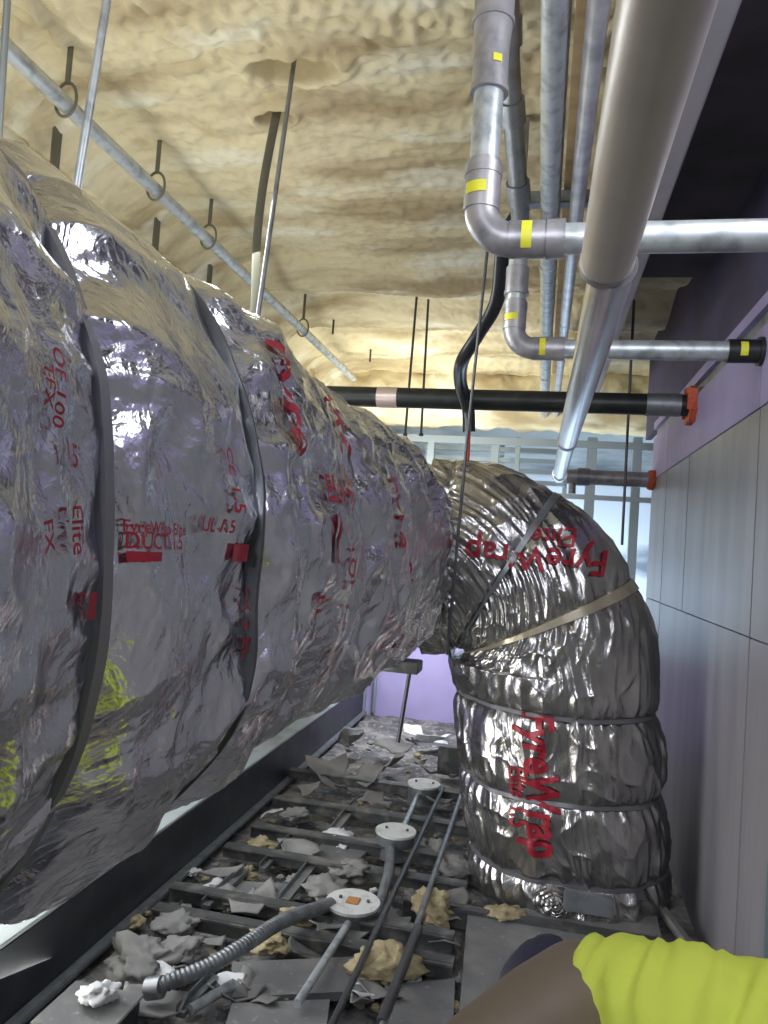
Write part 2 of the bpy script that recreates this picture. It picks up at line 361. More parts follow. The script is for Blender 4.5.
def ring_strap(i, w, name, m, off=.004):
    nt = 300; s = DS[i]; T = np.arange(nt) / nt; out = []
    for k, (dy, o2) in enumerate(((-w, -.004), (-w, off), (w, off), (w, -.004))):
        z = np.interp(T * PER, _L, _sp[:, 1]); Y = s + SLANT[i] * z / .3 + dy
        out.append(main_surf(Y, T, o2))
    # smooth ring: average locally
    out = [np.mean([np.roll(r_, k, 0) for k in range(-7, 8)], 0) for r_ in out]
    cx = np.array([DX, 0, DZ])
    vs = np.concatenate(out); f = []
    for r_ in range(4):
        for k in range(nt):
            f.append([r_ * nt + k, r_ * nt + (k + 1) % nt, ((r_ + 1) % 4) * nt + (k + 1) % nt, ((r_ + 1) % 4) * nt + k])
    me = mesh_from(vs, f); me.transform(Matrix.Translation(-duct.location)); o = link(name, me, m, duct); me.set_sharp_from_angle(angle=math.radians(35)); return o
ring_strap(1, .0048, 'strap', M['strap'], .006); ring_strap(2, .0022, 'strap', M['darkrod'], .011); ring_strap(4, .004, 'strap', M['strap'], .003); ring_strap(7, .006, 'strap', M['strap'], .004); ring_strap(0, .008, 'strap', M['strap'], .006)

# --- text utility
def text_verts(txt, size, cut, bold=.0, xs=1.):
    cu = bpy.data.curves.new('t', 'FONT'); cu.body = txt; cu.size = size; cu.offset = bold; cu.resolution_u = 3
    ob = bpy.data.objects.new('t', cu); C.objects.link(ob); dg = bpy.context.evaluated_depsgraph_get()
    me = bpy.data.meshes.new_from_object(ob.evaluated_get(dg)); bpy.data.objects.remove(ob); bpy.data.curves.remove(cu)
    bm = bmesh.new(); bm.from_mesh(me); bpy.data.meshes.remove(me)
    bmesh.ops.triangulate(bm, faces=bm.faces)
    xs_ = [v.co.x for v in bm.verts]; ys_ = [v.co.y for v in bm.verts]
    for ax, lo, hi in ((0, min(xs_), max(xs_)), (1, min(ys_), max(ys_))):
        c = lo + cut
        while c < hi:
            n = Vector((1, 0, 0)) if ax == 0 else Vector((0, 1, 0)); p = n * c
            bmesh.ops.bisect_plane(bm, geom=bm.verts[:] + bm.edges[:] + bm.faces[:], plane_co=p, plane_no=n); c += cut
    bmesh.ops.remove_doubles(bm, verts=bm.verts, dist=1e-6)
    V = np.array([v.co[:] for v in bm.verts]); bm.verts.index_update(); Fc = [[v.index for v in f.verts] for f in bm.faces]; bm.free()
    V[:, 0] *= xs; return V, Fc, (V[:, 0].min(), V[:, 0].max(), V[:, 1].min(), V[:, 1].max())
def zofT(z):                                           # arclength position on the right (camera) side for height z, T near 0
    k = np.linspace(-.22, .22, 801); zz = np.interp((k % 1) * PER, _L, _sp[:, 1]); return np.interp(z, zz, k) * PER
def main_text(txt, px, py, size, rot, name='printed_text', bar=None, bold=.0015, off=.005):
    p = PXx(px, py, DX + DA + .0); y0 = p.y; t0 = zofT(p.z - DZ)
    if bar: 
        w, h = bar; nx_, ny_ = max(2, int(w / .006)), max(2, int(h / .006))
        X_, Y_ = np.meshgrid(np.linspace(0, w, nx_), np.linspace(0, h, ny_), indexing='ij'); V = np.stack([X_.ravel(), Y_.ravel(), 0 * X_.ravel()], -1)
        idx = np.arange(nx_ * ny_).reshape(nx_, ny_); Fc = np.stack([idx[:-1, :-1], idx[1:, :-1], idx[1:, 1:], idx[:-1, 1:]], -1).reshape(-1, 4).tolist()
    else: V, Fc, _ = text_verts(txt, size, .006, bold * size / .06)
    c, s = math.cos(rot), math.sin(rot); a = V[:, 0] * c - V[:, 1] * s; b = V[:, 0] * s + V[:, 1] * c
    Pn = main_surf(y0 + a, (t0 + b) / PER, off)
    me = mesh_from(Pn, Fc); me.transform(Matrix.Translation(-duct.location)); return link(name, me, M['red'], duct)
R90 = -PI / 2
for t_ in (('OF 100', 47, 356, .0150, R90), ('TFX', 32, 372, .0140, R90), ('1.5', 46, 466, .020, 0), ('Elite', 50, 505, .017, R90 + .1), ('FX', 14, 520, .016, R90 + .2),
           ('FyX', 62, 590, .011, R90), ('FyreWrap Elite', 112, 531, .0125, 0), ('DUCT 1.5', 112, 547, .0165, 0), ('UL 1.5', 186, 530, .016, 0),
           ('CE 1.5', 214, 447, .022, R90), ('FX 5 EL', 224, 585, .020, R90), ('Fyre', 287, 352, .075, R90 - .05), ('Wrap', 338, 398, .075, R90 - .05), ('15', 350, 455, .080, 0),
           ('Elite 1.5', 306, 500, .045, 0), ('TOP 1.5', 325, 540, .035, R90), ('FyreWrap', 398, 560, .065, R90), ('EL', 285, 590, .030, R90), ('Fyre', 385, 478, .075, R90 + .1)):
    main_text(*t_, bold=.0006)
for px, py, w_, h_ in ((72, 618, .0125, .017), (112, 560, .035, .007), (207, 560, .042, .016), (305, 560, .028, .060)):
    main_text('', px, py, 0, 0, 'printed_block', bar=(w_, h_))

# --- riser: elbow + vertical
CX, CY, CZ, RR, RB = -.275, 2.60, -.365, .335, .315
L0 = .10; L1 = RR * PI / 2; L2 = ZF - .02; 
LV = (CZ - (ZF + .005)); LT = L0 + L1 + LV
th2s = lambda d: L0 + RR * math.radians(d)
zz2s = lambda z: L0 + L1 + (CZ - z)
ES = [L0 - .02, th2s(29), th2s(63), zz2s(-.475), zz2s(-.725), zz2s(-.955), zz2s(-1.075)]
EW = [.7, .55, .8, 1.1, 1.1, .9, .5]
def riser_surf(S, T, off=0.):
    S = np.asarray(S, float); th = np.clip((S - L0) / RR, 0, PI / 2)
    pre = np.clip(L0 - S, 0, None); post = np.clip(S - L0 - L1, 0, None)
    cx = CX + RR * np.sin(th) - pre; cz = CZ + RR * np.cos(th) - post
    lean = post * .13; cx = cx + lean
    tx, tz = np.cos(th), -np.sin(th); ux, uz = np.sin(th), np.cos(th)      # outward of bend
    a = 2 * PI * T; ca, sa = np.cos(a), np.sin(a)                           # a=0 -> outward, a=pi/2 -> -Y (camera)
    n = 2.25; rc = (np.abs(ca) ** n + np.abs(sa) ** n) ** (-1 / n)
    base = np.stack([ca * RB, S, sa * RB], -1)
    d = 0; ns = 0
    for s, w in zip(ES, EW):
        q = S - s; d = d - .030 * w * np.exp(-(np.abs(q) / .03)); ns = ns + w * np.exp(-np.abs(q) / .07)
    seg = .018 * pn(np.stack([S * 3.7, ca, sa], -1))
    inner = np.clip(-ca, 0, 1) * (th > .01) * (th < 1.56)
    folds = .010 * np.clip(ns, 0, 1.2) * ridge(sc(base, 20, 5, 20))
    upm = np.clip((L0 + L1 * .95 - S) / .1, 0, 1); phi = ca * .9 + S * 1.6
    diag = upm * .010 * ridge(np.stack([phi * 13, (S - ca * .35) * 3.0, sa * 2.0], -1)) + (1 - upm) * (.010 * ridge(np.stack([ca * 6, S * 3.0, sa * 6], -1) + .5 * pn(base * 6)[..., None])) + .005 * ridge(base * 12 + 3) ** 3 + .012 * fbm(base * 3.5, 2)
    bot = np.clip(S - zz2s(-.97), 0, .2) / .2; d = d + bot * .012 * ridge(base * 22 + 8) 
    R = RB * rc * (1 - .05 * 0) + d + seg + folds + diag + off + .012
    r2 = R * (1 - .10 * inner)
    return np.stack([cx + ux * ca * r2, CY - sa * r2, cz + uz * ca * r2], -1)
riser = empty('wrapped_riser_duct', (CX + RR, CY, ZF), 'silver foil-wrapped duct elbow curving down to the floor in taped segments', 'duct')
surf_mesh(riser_surf, 460, 460, 'foil_wrap', M['foil2'], riser, s0=0., s1=LT)
def riser_strap(sf, w, name, m, t0=.0, t1=1., off=.006):
    nt = 260; T = t0 + (t1 - t0) * np.arange(nt) / (nt if t1 - t0 >= 1 else nt - 1); closed = t1 - t0 >= 1
    S = sf(T) if callable(sf) else np.full(nt, sf); rows = []
    for dy, o2 in ((-w, -.006), (-w, off), (w, off), (w, -.006)):
        r_ = riser_surf(S + dy, T, o2); rr_ = r_.copy()
        if closed: rr_ = np.mean([np.roll(r_, k, 0) for k in range(-3, 4)], 0)
        else: rr_[3:-3] = np.mean([r_[3 + k:len(r_) - 3 + k] for k in range(-3, 4)], 0)
        rows.append(rr_)
    f = []; N_ = nt if closed else nt - 1
    for r_ in range(4):
        for k in range(N_): f.append([r_ * nt + k, r_ * nt + (k + 1) % nt, ((r_ + 1) % 4) * nt + (k + 1) % nt, ((r_ + 1) % 4) * nt + k])
    me = mesh_from(np.concatenate(rows), f); me.transform(Matrix.Translation(-riser.location)); o = link(name, me, m, riser); me.set_sharp_from_angle(angle=math.radians(35)); return o
riser_strap(ES[1], .0065, 'strap', M['galvd'], off=.008); riser_strap(ES[2], .010, 'tape_band', M['tape'], off=.008)
for i in (3, 4, 5): riser_strap(ES[i], .006, 'strap', M['strap'])
def riser_text(txt, s0, a0, size, rot, bold=.003, xs=1.):
    V, Fc, bb = text_verts(txt, size, .006, bold, xs); c, s = math.cos(rot), math.sin(rot)
    a = V[:, 0] * c - V[:, 1] * s; b = V[:, 0] * s + V[:, 1] * c           # a along +S ; b toward outward (T decreasing)
    Pn = riser_surf(s0 + a, (a0 - b / RB) / (2 * PI), .0075); me = mesh_from(Pn, Fc); me.transform(Matrix.Translation(-riser.location))
    return link('printed_lettering', me, M['red'], riser)
# vertical run: text reads downwards -> along +S, text up = image right = outward
riser_text('FyreWrap', zz2s(-.465), PI / 2 + .30, .125, 0, bold=.004, xs=.80)
riser_text('Elite 1.5', zz2s(-.63), PI / 2 + .45, .075, 0, bold=.0018, xs=.72)
def riser_text_plane(txt, px, py, size, rot, bold=.003):   # lettering laid over the curved heel of the elbow
    V, Fc, bb = text_verts(txt, size, .006, bold); p0 = P(px, py, CY - RB); c, s = math.cos(rot), math.sin(rot)
    X_ = p0.x + V[:, 0] * c - V[:, 1] * s; Z_ = p0.z + V[:, 0] * s + V[:, 1] * c
    dx = X_ - CX; dz = Z_ - CZ; rad = np.sqrt(dx * dx + dz * dz); th = np.arctan2(dx, dz)
    S_ = L0 + th * RR; ca = np.clip((rad - RR) / (RB * 1.04), -.97, .97); T_ = np.arccos(ca) / (2 * PI)
    Pn = riser_surf(S_, T_, .006); me = mesh_from(Pn, Fc); me.transform(Matrix.Translation(-riser.location))
    return link('printed_lettering', me, M['red'], riser)
riser_text_plane('FyreWrap', 606, 556, .100, PI - .04, .002); riser_text_plane('Elite', 574, 533, .075, PI - .04, .0005)
# inspection disc of crumpled foil at foot
pc = riser_surf(np.array([zz2s(-1.0)]), np.array([.27]))[0]
q = MB()
for k in range(5):
    r_ = .06 - k * .012; pts = [Vector((pc[0] + r_ * math.cos(a) * 1.0, pc[1] - .012 - .006 * k + .004 * math.sin(a * 7 + k), pc[2] + r_ * math.sin(a) * .8)) for a in np.linspace(0, 2 * PI, 37)]
    q.tube(pts, .006 + .0015 * (k % 2), 8, caps=False)
q.build('crumpled_knot', M['foil2'], riser)

# base angles at riser foot
q = MB(); a = P(470, 905, 2.23); q.box((-.33, 2.18, ZF - .02), (.44, 2.22, ZF + .035), bev=.003); q.box((-.33, 2.22, ZF - .02), (.44, 2.27, ZF - .01), bev=.002)
o = q.build('base_angle', M['tee'], smooth=False); tag(o, 'dark steel base angle along the foot of the foil riser', 'angle')
q = MB(); c0 = P(590, 900, 2.17); q.box((c0.x - .07, 2.145, c0.z - .03), (c0.x + .06, 2.178, c0.z + .02), bev=.004); o = q.build('base_bracket', M['galvd'], smooth=False)
tag(o, 'small steel bracket on the base angle below the riser', 'bracket')

# ================================================================== PIPES
def ystick(p, r, par, tilt=(0, 0, 1), w=.012, ang=.5, side=Vector((0, -1, 0))):   # curved sticker patch on a pipe of radius r; axis=tilt
    ax = Vector(tilt).normalized(); s = (side - ax * side.dot(ax)).normalized(); t = ax.cross(s)
    vs = []; n = 9
    for k in range(n):
        a = -ang + 2 * ang * k / (n - 1)
        for d in (-w, w): vs.append(p + ax * d + s * (math.cos(a) * (r + .0012)) + t * (math.sin(a) * (r + .0012)))
    fs = [[2 * k, 2 * k + 1, 2 * k + 3, 2 * k + 2] for k in range(n - 1)]
    q = MB(); q.add(vs, fs); return q.build('sticker', M['yellow'], par)
def conduit_run(Y, zc, xv, xend, rr, name, label, top, coup_z, endcap=False, lean=0.):
    root = empty(name, (xv, Y, zc), label, 'conduit')
    R = rr * 2.2
    hz = zc; A = Vector((xv + lean, Y, top)); B = Vector((xv, Y, hz)); E = Vector((xend, Y, hz))
    up = (A - B).normalized()
    q = MB(); q.tube([B + up * (R + .05), A], rr, 28); q.build('vertical_pipe', M['galv'], root)
    q = MB(); q.tube([B + Vector((R + .05, 0, 0)), E], rr, 28); q.build('horizontal_pipe', M['galv'], root)
    path = [B + up * (R + .075), B, B + Vector((R + .075, 0, 0))]; pts = bend(path, R, 12)
    q = MB(); q.tube(pts, rr * 1.13, 28)
    q.tube([B + up * (R - .005), B + up * (R + .05)], rr * 1.22, 28); q.tube([B + Vector((R - .005, 0, 0)), B + Vector((R + .05, 0, 0))], rr * 1.22, 28)
    q.tube([B + Vector((R + .052, 0, 0)), B + Vector((R + .08, 0, 0))], rr * 1.27, 28)
    q.tube([B + up * (R + .05), B + up * (R + .068)], rr * 1.27, 28)
    el = q.build('elbow', M['cast'], root)
    ystick(B + up * (R + .024), rr * 1.22, el, up, .009, .62, Vector((-.35, -1, 0))); ystick(B + Vector((R + .022, 0, 0)), rr * 1.22, el, (1, 0, 0), .008, .8)
    for z_ in coup_z:
        p = B + up * ((z_ - hz) / up.z); q = MB(); q.tube([p - up * .035, p + up * .035], rr * 1.2, 28); q.tube([p - up * .04, p - up * .03], rr * 1.3, 28); q.build('coupling', M['cast'], root)
    return root, up, B
# near conduit
pa = P(483, 235, 1.15); z1 = P(560, 239, 1.15).z
r1, up1, B1 = conduit_run(1.15, z1, P(481, 215, 1.15).x, XW + .05, .0235, 'conduit_elbow', 'near galvanised conduit bending from vertical to the right with yellow stickers', P(493, 0, 1.15).z + .12, [P(491, 70, 1.15).z], lean=.0)
q = MB(); p_ = B1 + up1 * (P(491, 22, 1.15).z - B1.z); q.tube([p_, p_ + up1 * .09], .032, 28); q.tube([p_ - up1 * .006, p_ + up1 * .004], .034, 28); q.tube([p_ - up1 * .07, p_ - up1 * .004], [.0265, .031], 28); q.build('reducer', M['cast'], r1)
ystick(B1 + up1 * (P(491, 68, 1.15).z - B1.z), .0285, r1, up1, .006, .25, Vector((.5, -1, 0)))
# far conduit
z2 = P(560, 349, 2.0).z; xv2 = P(514, 330, 2.0).x
r2, up2, B2 = conduit_run(2.0, z2, xv2, XW - .06, .0255, 'conduit_elbow', 'farther galvanised conduit bending right, ending in a stickered black coupling at the wall', .90, [.74])
q = MB(); q.tube([(XW - .085, 2.0, z2), (XW - .0, 2.0, z2)], .030, 28); q.tube([(XW - .012, 2.0, z2), (XW + .004, 2.0, z2)], .037, 28); q.build('end_coupling', M['black'], r2); ystick(Vector((XW - .05, 2.0, z2)), .030, r2, (1, 0, 0), .009, .6)
top = Vector((xv2, 2.0, .90)); q = MB(); pts = smoothpath([top, top + Vector((-.014, -.16, .10)), top + Vector((-.03, -.36, .22)), top + Vector((-.035, -.52, .36))], 8)
q.tube(pts, .0245, 24)
for i in (4, 12, 18):
    t = (pts[i + 1] - pts[i]).normalized(); q.tube([pts[i] - t * .028, pts[i] + t * .028], .031, 24)
q.build('upper_bend', M['galvd'], r2)
# depth-running pipes
def run_pipe(name, x, z, r, y0, y1, m, label, coups=(), cm=None, cat='pipe'):
    root = empty(name, (x, y0, z), label, cat); q = MB(); q.tube([(x, y0, z), (x, y1, z)], r, 40); q.build('pipe', m, root)
    for y in coups: q = MB(); q.tube([(x, y - .03, z), (x, y + .03, z)], r * 1.12, 36); q.build('coupling', cm or m, root)
    return root
xa = PZ(555, 0, .93); run_pipe('ceiling_conduit', xa.x, .93, .0235, -.6, 5.4, M['galv'], 'blue-grey conduit running along the ceiling beside the foam', (2.4, 3.9))
run_pipe('ceiling_conduit', PZ(567, 0, .965).x, .965, .009, -.6, 5.4, M['cast'], 'thin grey conduit hugging the blue-grey one along the ceiling', ())
xb_ = PZ(599, 0, .93); run_pipe('ceiling_conduit', xb_.x, .93, .0195, -.6, 5.4, M['conduit'], 'bright white-grey conduit just left of the large pipe', (3.0,))
# cross strut supporting them
q = MB(); q.box((-.12, 2.02, .965), (.12, 2.06, 1.0), bev=.003); q.box((-.12, 2.02, .90), (-.10, 2.06, 1.21)); q.box((.09, 2.02, .965), (.11, 2.06, 1.21)); o = q.build('strut_hanger', M['galvd'], smooth=False); tag(o, 'small steel cross strut behind the parallel ceiling conduits', 'strut')
# large pipe
lp = empty('large_pipe', (.056, -.6, .40), 'large grey-beige pipe running into the distance at upper right, foil-bright beyond its joint', 'pipe')
ax_ = lambda y: Vector((.0645, y, .40))
yj = PZ(610, 262, .40).y
q = MB(); q.tube([ax_(-.6), ax_(yj)], .0345, 56); q.build('near_section', M['duct_grey'], lp)
q = MB(); q.tube([ax_(yj - .012), ax_(yj + .006)], .0358, 56); q.build('joint_ring', M['cast'], lp)
yk = PZ(580, 440, .40).y
q = MB(); e0 = Vector((.074, yj, .395)); e1 = Vector((.068, yk, .395)); pts = [e0.lerp(e1, k / 8) for k in range(9)]; q.tube(pts, .0315, 48); q.build('far_section', M['shiny'], lp)
q = MB(); q.tube([Vector((.068, yk - .02, .395)), Vector((.068, yk + .02, .395))], .034, 40); q.build('joint_ring', M['cast'], lp)
q = MB(); q.tube([Vector((.068, yk, .395)), Vector((.066, 3.55, .385))], .029, 36); q.tube([Vector((.066, 3.50, .385)), Vector((.066, 3.58, .385))], .034, 36); q.build('far_end', M['shiny'], lp)
# black iron pipe across
zb_ = P(520, 401, 2.55).z
bp = empty('black_pipe', (-.2, 2.62, zb_), 'black pipe crossing the view level behind the conduits', 'pipe')
YP = 2.86; zb_ = P(520, 401, YP).z
bp.location = (-.2, YP, zb_)
q = MB(); q.tube([(-1.5, YP, zb_), (XW + .01, YP, zb_)], .040, 36); q.build('pipe', M['black'], bp)
a = P(378, 397, YP); b = P(398, 397, YP); q = MB(); q.tube([(a.x, YP, zb_), (b.x, YP, zb_)], .0415, 36); l_ = q.build('silver_label', mat('worn_silver_label', (.62, .5, .46), .4, .35), bp); l_['label'] = 'worn silver band on the black pipe'
q = MB(); q.tube([(XW - .17, YP, zb_), (XW - .05, YP, zb_)], .0425, 36); q.build('taped_end', M['galvd'], bp)
def firestop(c, r, par, n=18, sd=1):
    rg = random.Random(sd); q = MB(); poly = []
    for k in range(n): a = 2 * PI * k / n; rr_ = r * (1 + rg.uniform(-.18, .22)); poly.append(Vector((0, math.cos(a) * rr_, math.sin(a) * rr_)))
    q.prism([p + c for p in poly], Vector((-.022, 0, 0)), Vector((.0, 0, 0)))
    for k in range(12): a = rg.uniform(0, 6.28); p = c + Vector((-.02, math.cos(a) * r * .8, math.sin(a) * r * .8)); q.box(p - Vector((.012, .01, .01)), p + Vector((.012, .012, .012)), bev=.003)
    return q.build('firestop_collar', M['orange'], par)
firestop(Vector((XW - .002, YP, zb_)), .070, bp)['label'] = 'red firestop sealant at the wall'
# short grey pipe farther
Y4 = 3.75; z4 = P(605, 478, Y4).z; a = P(572, 476, Y4)
a.x = .105
sp = empty('stub_pipe', (a.x, Y4, z4), 'short grey horizontal pipe with red sealant, below the black pipe near the wall', 'pipe')
q = MB(); q.tube([(a.x, Y4, z4), (XW + .01, Y4, z4)], .037, 32); q.build('pipe', M['cast'], sp)
q = MB(); q.tube([(a.x + .05, Y4, z4), (a.x + .11, Y4, z4)], .044, 32); q.tube([(a.x + .03, Y4, z4 - .035), (a.x + .03, Y4, z4 - .085)], .018, 16); q.build('coupling', M['galvd'], sp)
firestop(Vector((XW - .002, Y4, z4)), .045, sp, sd=4)
# black hose
hp = [P(524, 205, 2.10), P(505, 240, 2.12), P(497, 300, 2.2), P(478, 335, 2.3), P(462, 362, 2.4), P(463, 385, 2.45), P(468, 412, 2.8), P(470, 432, 3.1)]
hz = empty('black_hose', hp[0], 'flattened black hose hanging beside the conduits down past the black pipe', 'hose')
hp[5] = P(461, 385, 2.68); hp[6] = P(468, 408, 2.79); hp[7] = P(469, 432, 2.80)
q = MB(); q.tube(smoothpath(hp, 10), [(.024, .016)] * 71, 20); q.build('hose', M['rubber'], hz)
q = MB(); q.tube([P(469, 430, 2.80), P(467, 474, 2.80)], .007, 10); w = q.build('red_cord', M['redwire'], hz)
# upper-left sprinkler pipe along ceiling + clevis hangers
xl = -1.25; zl = 1.065
root = run_pipe('sprinkler_pipe', xl, zl, .021, -.3, 4.6, M['galv'], 'long pale pipe slanting across the upper left just under the foam', (2.35, 4.3))
def hanger(px, py, big, label, ybase):
    y = ybase; r = empty('pipe_hanger', (xl, y, zl), label, 'hanger', )
    q = MB(); pts = [Vector((xl + .0 + math.sin(a) * .030, y, zl + .012 + math.cos(a) * .045)) for a in np.linspace(0, 2 * PI, 25)]
    q.tube(pts, (.004), 8, caps=False); q.build('clevis', M['strapd'], r)
    q = MB(); q.tube([(xl, y, zl + .055), (xl, y, H + .03)], .007, 10); q.build('rod', M['strapd'], r); return r
for i, (px, py) in enumerate(((54, 105), (154, 190), (212, 240), (305, 330))):
    y = PZ(px, py, zl).y; hanger(px, py, True, ['dull clevis hanger on the sprinkler pipe nearest the left edge', 'dull clevis hanger with open loop on the sprinkler pipe', 'small clevis hanger on the sprinkler pipe above the duct shoulder', 'farthest clevis hanger on the sprinkler pipe'][i], y)
for i, (x, y0, y1) in enumerate(((160, 195, 245), (212, 250, 284), (60, 110, 160))):
    Yc = 1.55 + .35 * i if i < 2 else 1.3; a = P(x, y0 - 4, Yc * 1.0)
    p = PXx(x, y0, -1.47); q = MB(); q.box((-1.475, p.y - .018, p.z - .22), (-1.468, p.y + .018, p.z + .02)); o = q.build('wall_strap', M['strapd'], smooth=False)
    tag(o, ['flat dull strap on the foam wall below the looped hanger', 'flat dull strap on the foam wall right of the looped one', 'flat dull strap on the foam wall near the left edge'][i], 'strap')
# hanger rods
def rod(p0, p1, r, m, name, label, grp=None):
    q = MB(); q.tube([p0, p1], r, 12)
    q.tube([Vector(p1) + Vector((0, 0, -.0)), Vector(p1) + (Vector(p0) - Vector(p1)).normalized() * .012], r * 2.0, 6)
    o = q.build(name, m); return tag(o, label, 'rod', grp)
b0 = P(77, 185, .95); t0_ = P(107, 0, .95); dv = (t0_ - b0) * 1.6
rod(b0 + dv, b0 - dv * .2, .0064, M['galv'], 'hanger_rod', 'bright threaded hanger rod rising from the duct at upper left')
b0 = P(5, 38, .8); t0_ = P(10, -40, .8); rod(t0_ + (t0_ - b0) * 2.2, b0 - (t0_ - b0) * 3.0, .0045, M['rod'], 'hanger_rod', 'thin hanger rod at the top left corner of view')
b0 = P(258, 318, tp0.y); rod(tp0 + Vector((0, 0, .06)), b0 + (b0 - tp0) * .2, .0062, M['galvd'], 'hanger_rod', 'thin grey rod hanging from the foam pocket to the duct top')
pts = smoothpath([t1_ + Vector((0, 0, .06)), P(264, 180, t1_.y), P(257, 240, t1_.y), P(255, 300, t1_.y), P(252, 360, t1_.y)], 8)
q = MB(); q.tube(pts, [(.013, .003)] * len(pts), 12); o = q.build('hanger_strap', M['strapd']); tag(o, 'brownish flat strap bowed beside the thin grey rod', 'strap')
for i, (x0, y0, x1, y1, Y) in enumerate(((416, 308, 405, 436, 3.5), (427, 320, 421, 436, 3.6))):
    a = P(x0, y0, Y); rod(Vector((a.x, Y, H + .02)), P(x1, y1, Y), .006, M['darkrod'], 'hanger_rod', ['left of two thin rods hanging before the far beam', 'right of two thin rods hanging before the far beam'][i])
for i, (x0, y0, y1) in enumerate(((334, 320, 345), (371, 350, 372), (504, 250, 262))):
    a = PZ(x0, y0 - 4, H); q = MB(); q.tube([a + Vector((0, 0, .03)), a - Vector((0, 0, .10))], .006, 10); o = q.build('ceiling_stud', M['darkrod']); tag(o, ['short dark stud poking from the foam left of centre', 'short dark stud poking from the foam before the black pipe', 'short dark stud poking from the foam by the conduits'][i], 'stud')
# wire in front of riser/duct gap
w0 = P(489, 235, 2.1); w1 = P(447, 655, 2.12); q = MB(); q.tube([w0 + (w0 - w1) * .75, w0, P(467, 440, 2.12), w1], .0045, 10); o = q.build('hanger_wire', M['darkrod']); tag(o, 'long thin dark wire hanging in front of the riser elbow', 'wire')
w0 = P(631, 335, 3.3); q = MB(); q.tube([P(634, 300, 3.3), P(622, 545, 3.3)], .006, 10); o = q.build('hanger_wire', M['darkrod']); tag(o, 'thin black wire hanging beside the wall near the stub pipe', 'wire')
# bracket and rod under duct end
br = empty('duct_support', P(404, 665, 2.5), 'dark support bracket under the duct end with a thin hanging rod', 'support')
a = P(385, 657, 2.52); b = P(421, 672, 2.52); q = MB(); q.box((a.x, 2.45, b.z), (b.x, 2.55, a.z), bev=.003); q.build('bracket', M['tee'], br, smooth=False)
q = MB(); q.tube([P(410, 670, 2.5), P(398, 742, 2.5)], .007, 10); q.build('rod', M['darkrod'], br)

# ================================================================== CEILING GRID (floor of the view)
def xbar(px0, px1, py, ztop, hgt, label, depth=.035):
    """channel lying across, its top front edge seen at height py in the middle"""
    pm = PZ((px0 + px1) / 2, py, ztop); y = pm.y; a = P(px0, py, y); b = P(px1, py, y)
    r = MB(); x0, x1 = a.x, b.x
    r.box((x0, y, ztop - hgt), (x1, y + .003, ztop)); r.box((x0, y, ztop - .003), (x1, y + depth, ztop)); r.box((x0, y + depth, ztop - hgt), (x1, y + depth + .003, ztop)); r.box((x0, y - .008, ztop - .006), (x1, y, ztop))
    o = r.build('furring_channel', M['tee'], smooth=False); tag(o, label, 'channel', 'dark furring channels of the suspended ceiling'); return y
ZT = ZF + .045
xbar(288, 472, 782, ZT, .04, 'dark furring channel just in front of the far grey scraps')
xbar(272, 470, 812, ZT, .04, 'dark furring channel passing behind the second round box')
xbar(250, 462, 842, ZT, .04, 'dark furring channel running behind the taller round box stem')
xbar(222, 468, 866, ZT, .035, 'dark furring channel between the two nearest round boxes')
xbar(168, 455, 912, ZT, .04, 'dark furring channel at the nearest round box')
xbar(150, 455, 936, ZT - .005, .04, 'dark furring channel under the flexible conduit')
# panels
def panel(quad, zt, th, m, name, label, cat='panel', bev=.002):
    pts = [PZ(x, y, zt) for x, y in quad]; q = MB(); q.prism(pts, Vector((0, 0, -th)), Vector((0, 0, 0))); o = q.build(name, m, smooth=False); return tag(o, label, cat)
panel([(232, 962), (385, 955), (378, 990), (232, 997)], ZF + .02, .02, M['tile'], 'ceiling_panel', 'smooth grey panel lying at the bottom centre left')
panel([(232, 1003), (330, 999), (322, 1060), (215, 1060)], ZF + .022, .02, M['tile'], 'ceiling_panel', 'grey panel at the bottom edge below the smooth one')
panel([(468, 908), (655, 908), (690, 1060), (455, 1060)], ZF + .025, .03, M['tile'], 'ceiling_panel', 'large dusty grey panel in front of the foil riser foot')
panel([(385, 985), (455, 978), (452, 1060), (370, 1060)], ZF + .018, .02, M['tile'], 'ceiling_panel', 'narrow grey panel between the floor rods and large dusty panel')
panel([(405, 940), (452, 940), (450, 965), (398, 966)], ZF + .012, .015, M['tee'], 'ceiling_panel', 'small dark patch panel beside the right floor rod')
panel([(322, 843), (372, 846), (350, 868), (305, 866)], ZF + .02, .02, M['tile'], 'ceiling_panel', 'small grey panel left of the second round box')
panel([(180, 900), (225, 880), (300, 884), (270, 905)], ZF + .014, .02, M['tile'], 'ceiling_panel', 'dusty grey panel left of the nearest round box')
# long rods on the floor
def frod(x0, y0, x1, y1, z0, z1, r, m, label, name='floor_rod'):
    q = MB(); q.tube([PZ(x0, y0, z0), PZ(x1, y1, z1)], r, 14); o = q.build(name, m); return tag(o, label, 'rod')
frod(443, 788, 325, 1040, ZT + .015, ZT + .015, .0085, M['darkrod'], 'left of two long dark rods lying across the furring channels')
frod(461, 796, 378, 1040, ZT + .015, ZT + .015, .0085, M['galvd'], 'right of two long rods, bright at its far end, lying across the channels')
q = MB(); a = PZ(418, 928, ZT + .015); b = PZ(381, 1024, ZT + .015); q.tube([a, a + (b - a) * .5, b], .0125, 14); o = q.build('rod_sleeve', M['darkrod']); tag(o, 'thicker dark sleeve on the near end of the right floor rod', 'sleeve')
frod(348, 924, 297, 1004, ZT + .0, ZT, .010, M['galv'], 'short galvanised rod running from nearest round box', 'box_rod')
frod(418, 795, 403, 828, ZT + .005, ZT + .005, .010, M['galv'], 'short pale rod linking the two farther round boxes', 'box_rod')
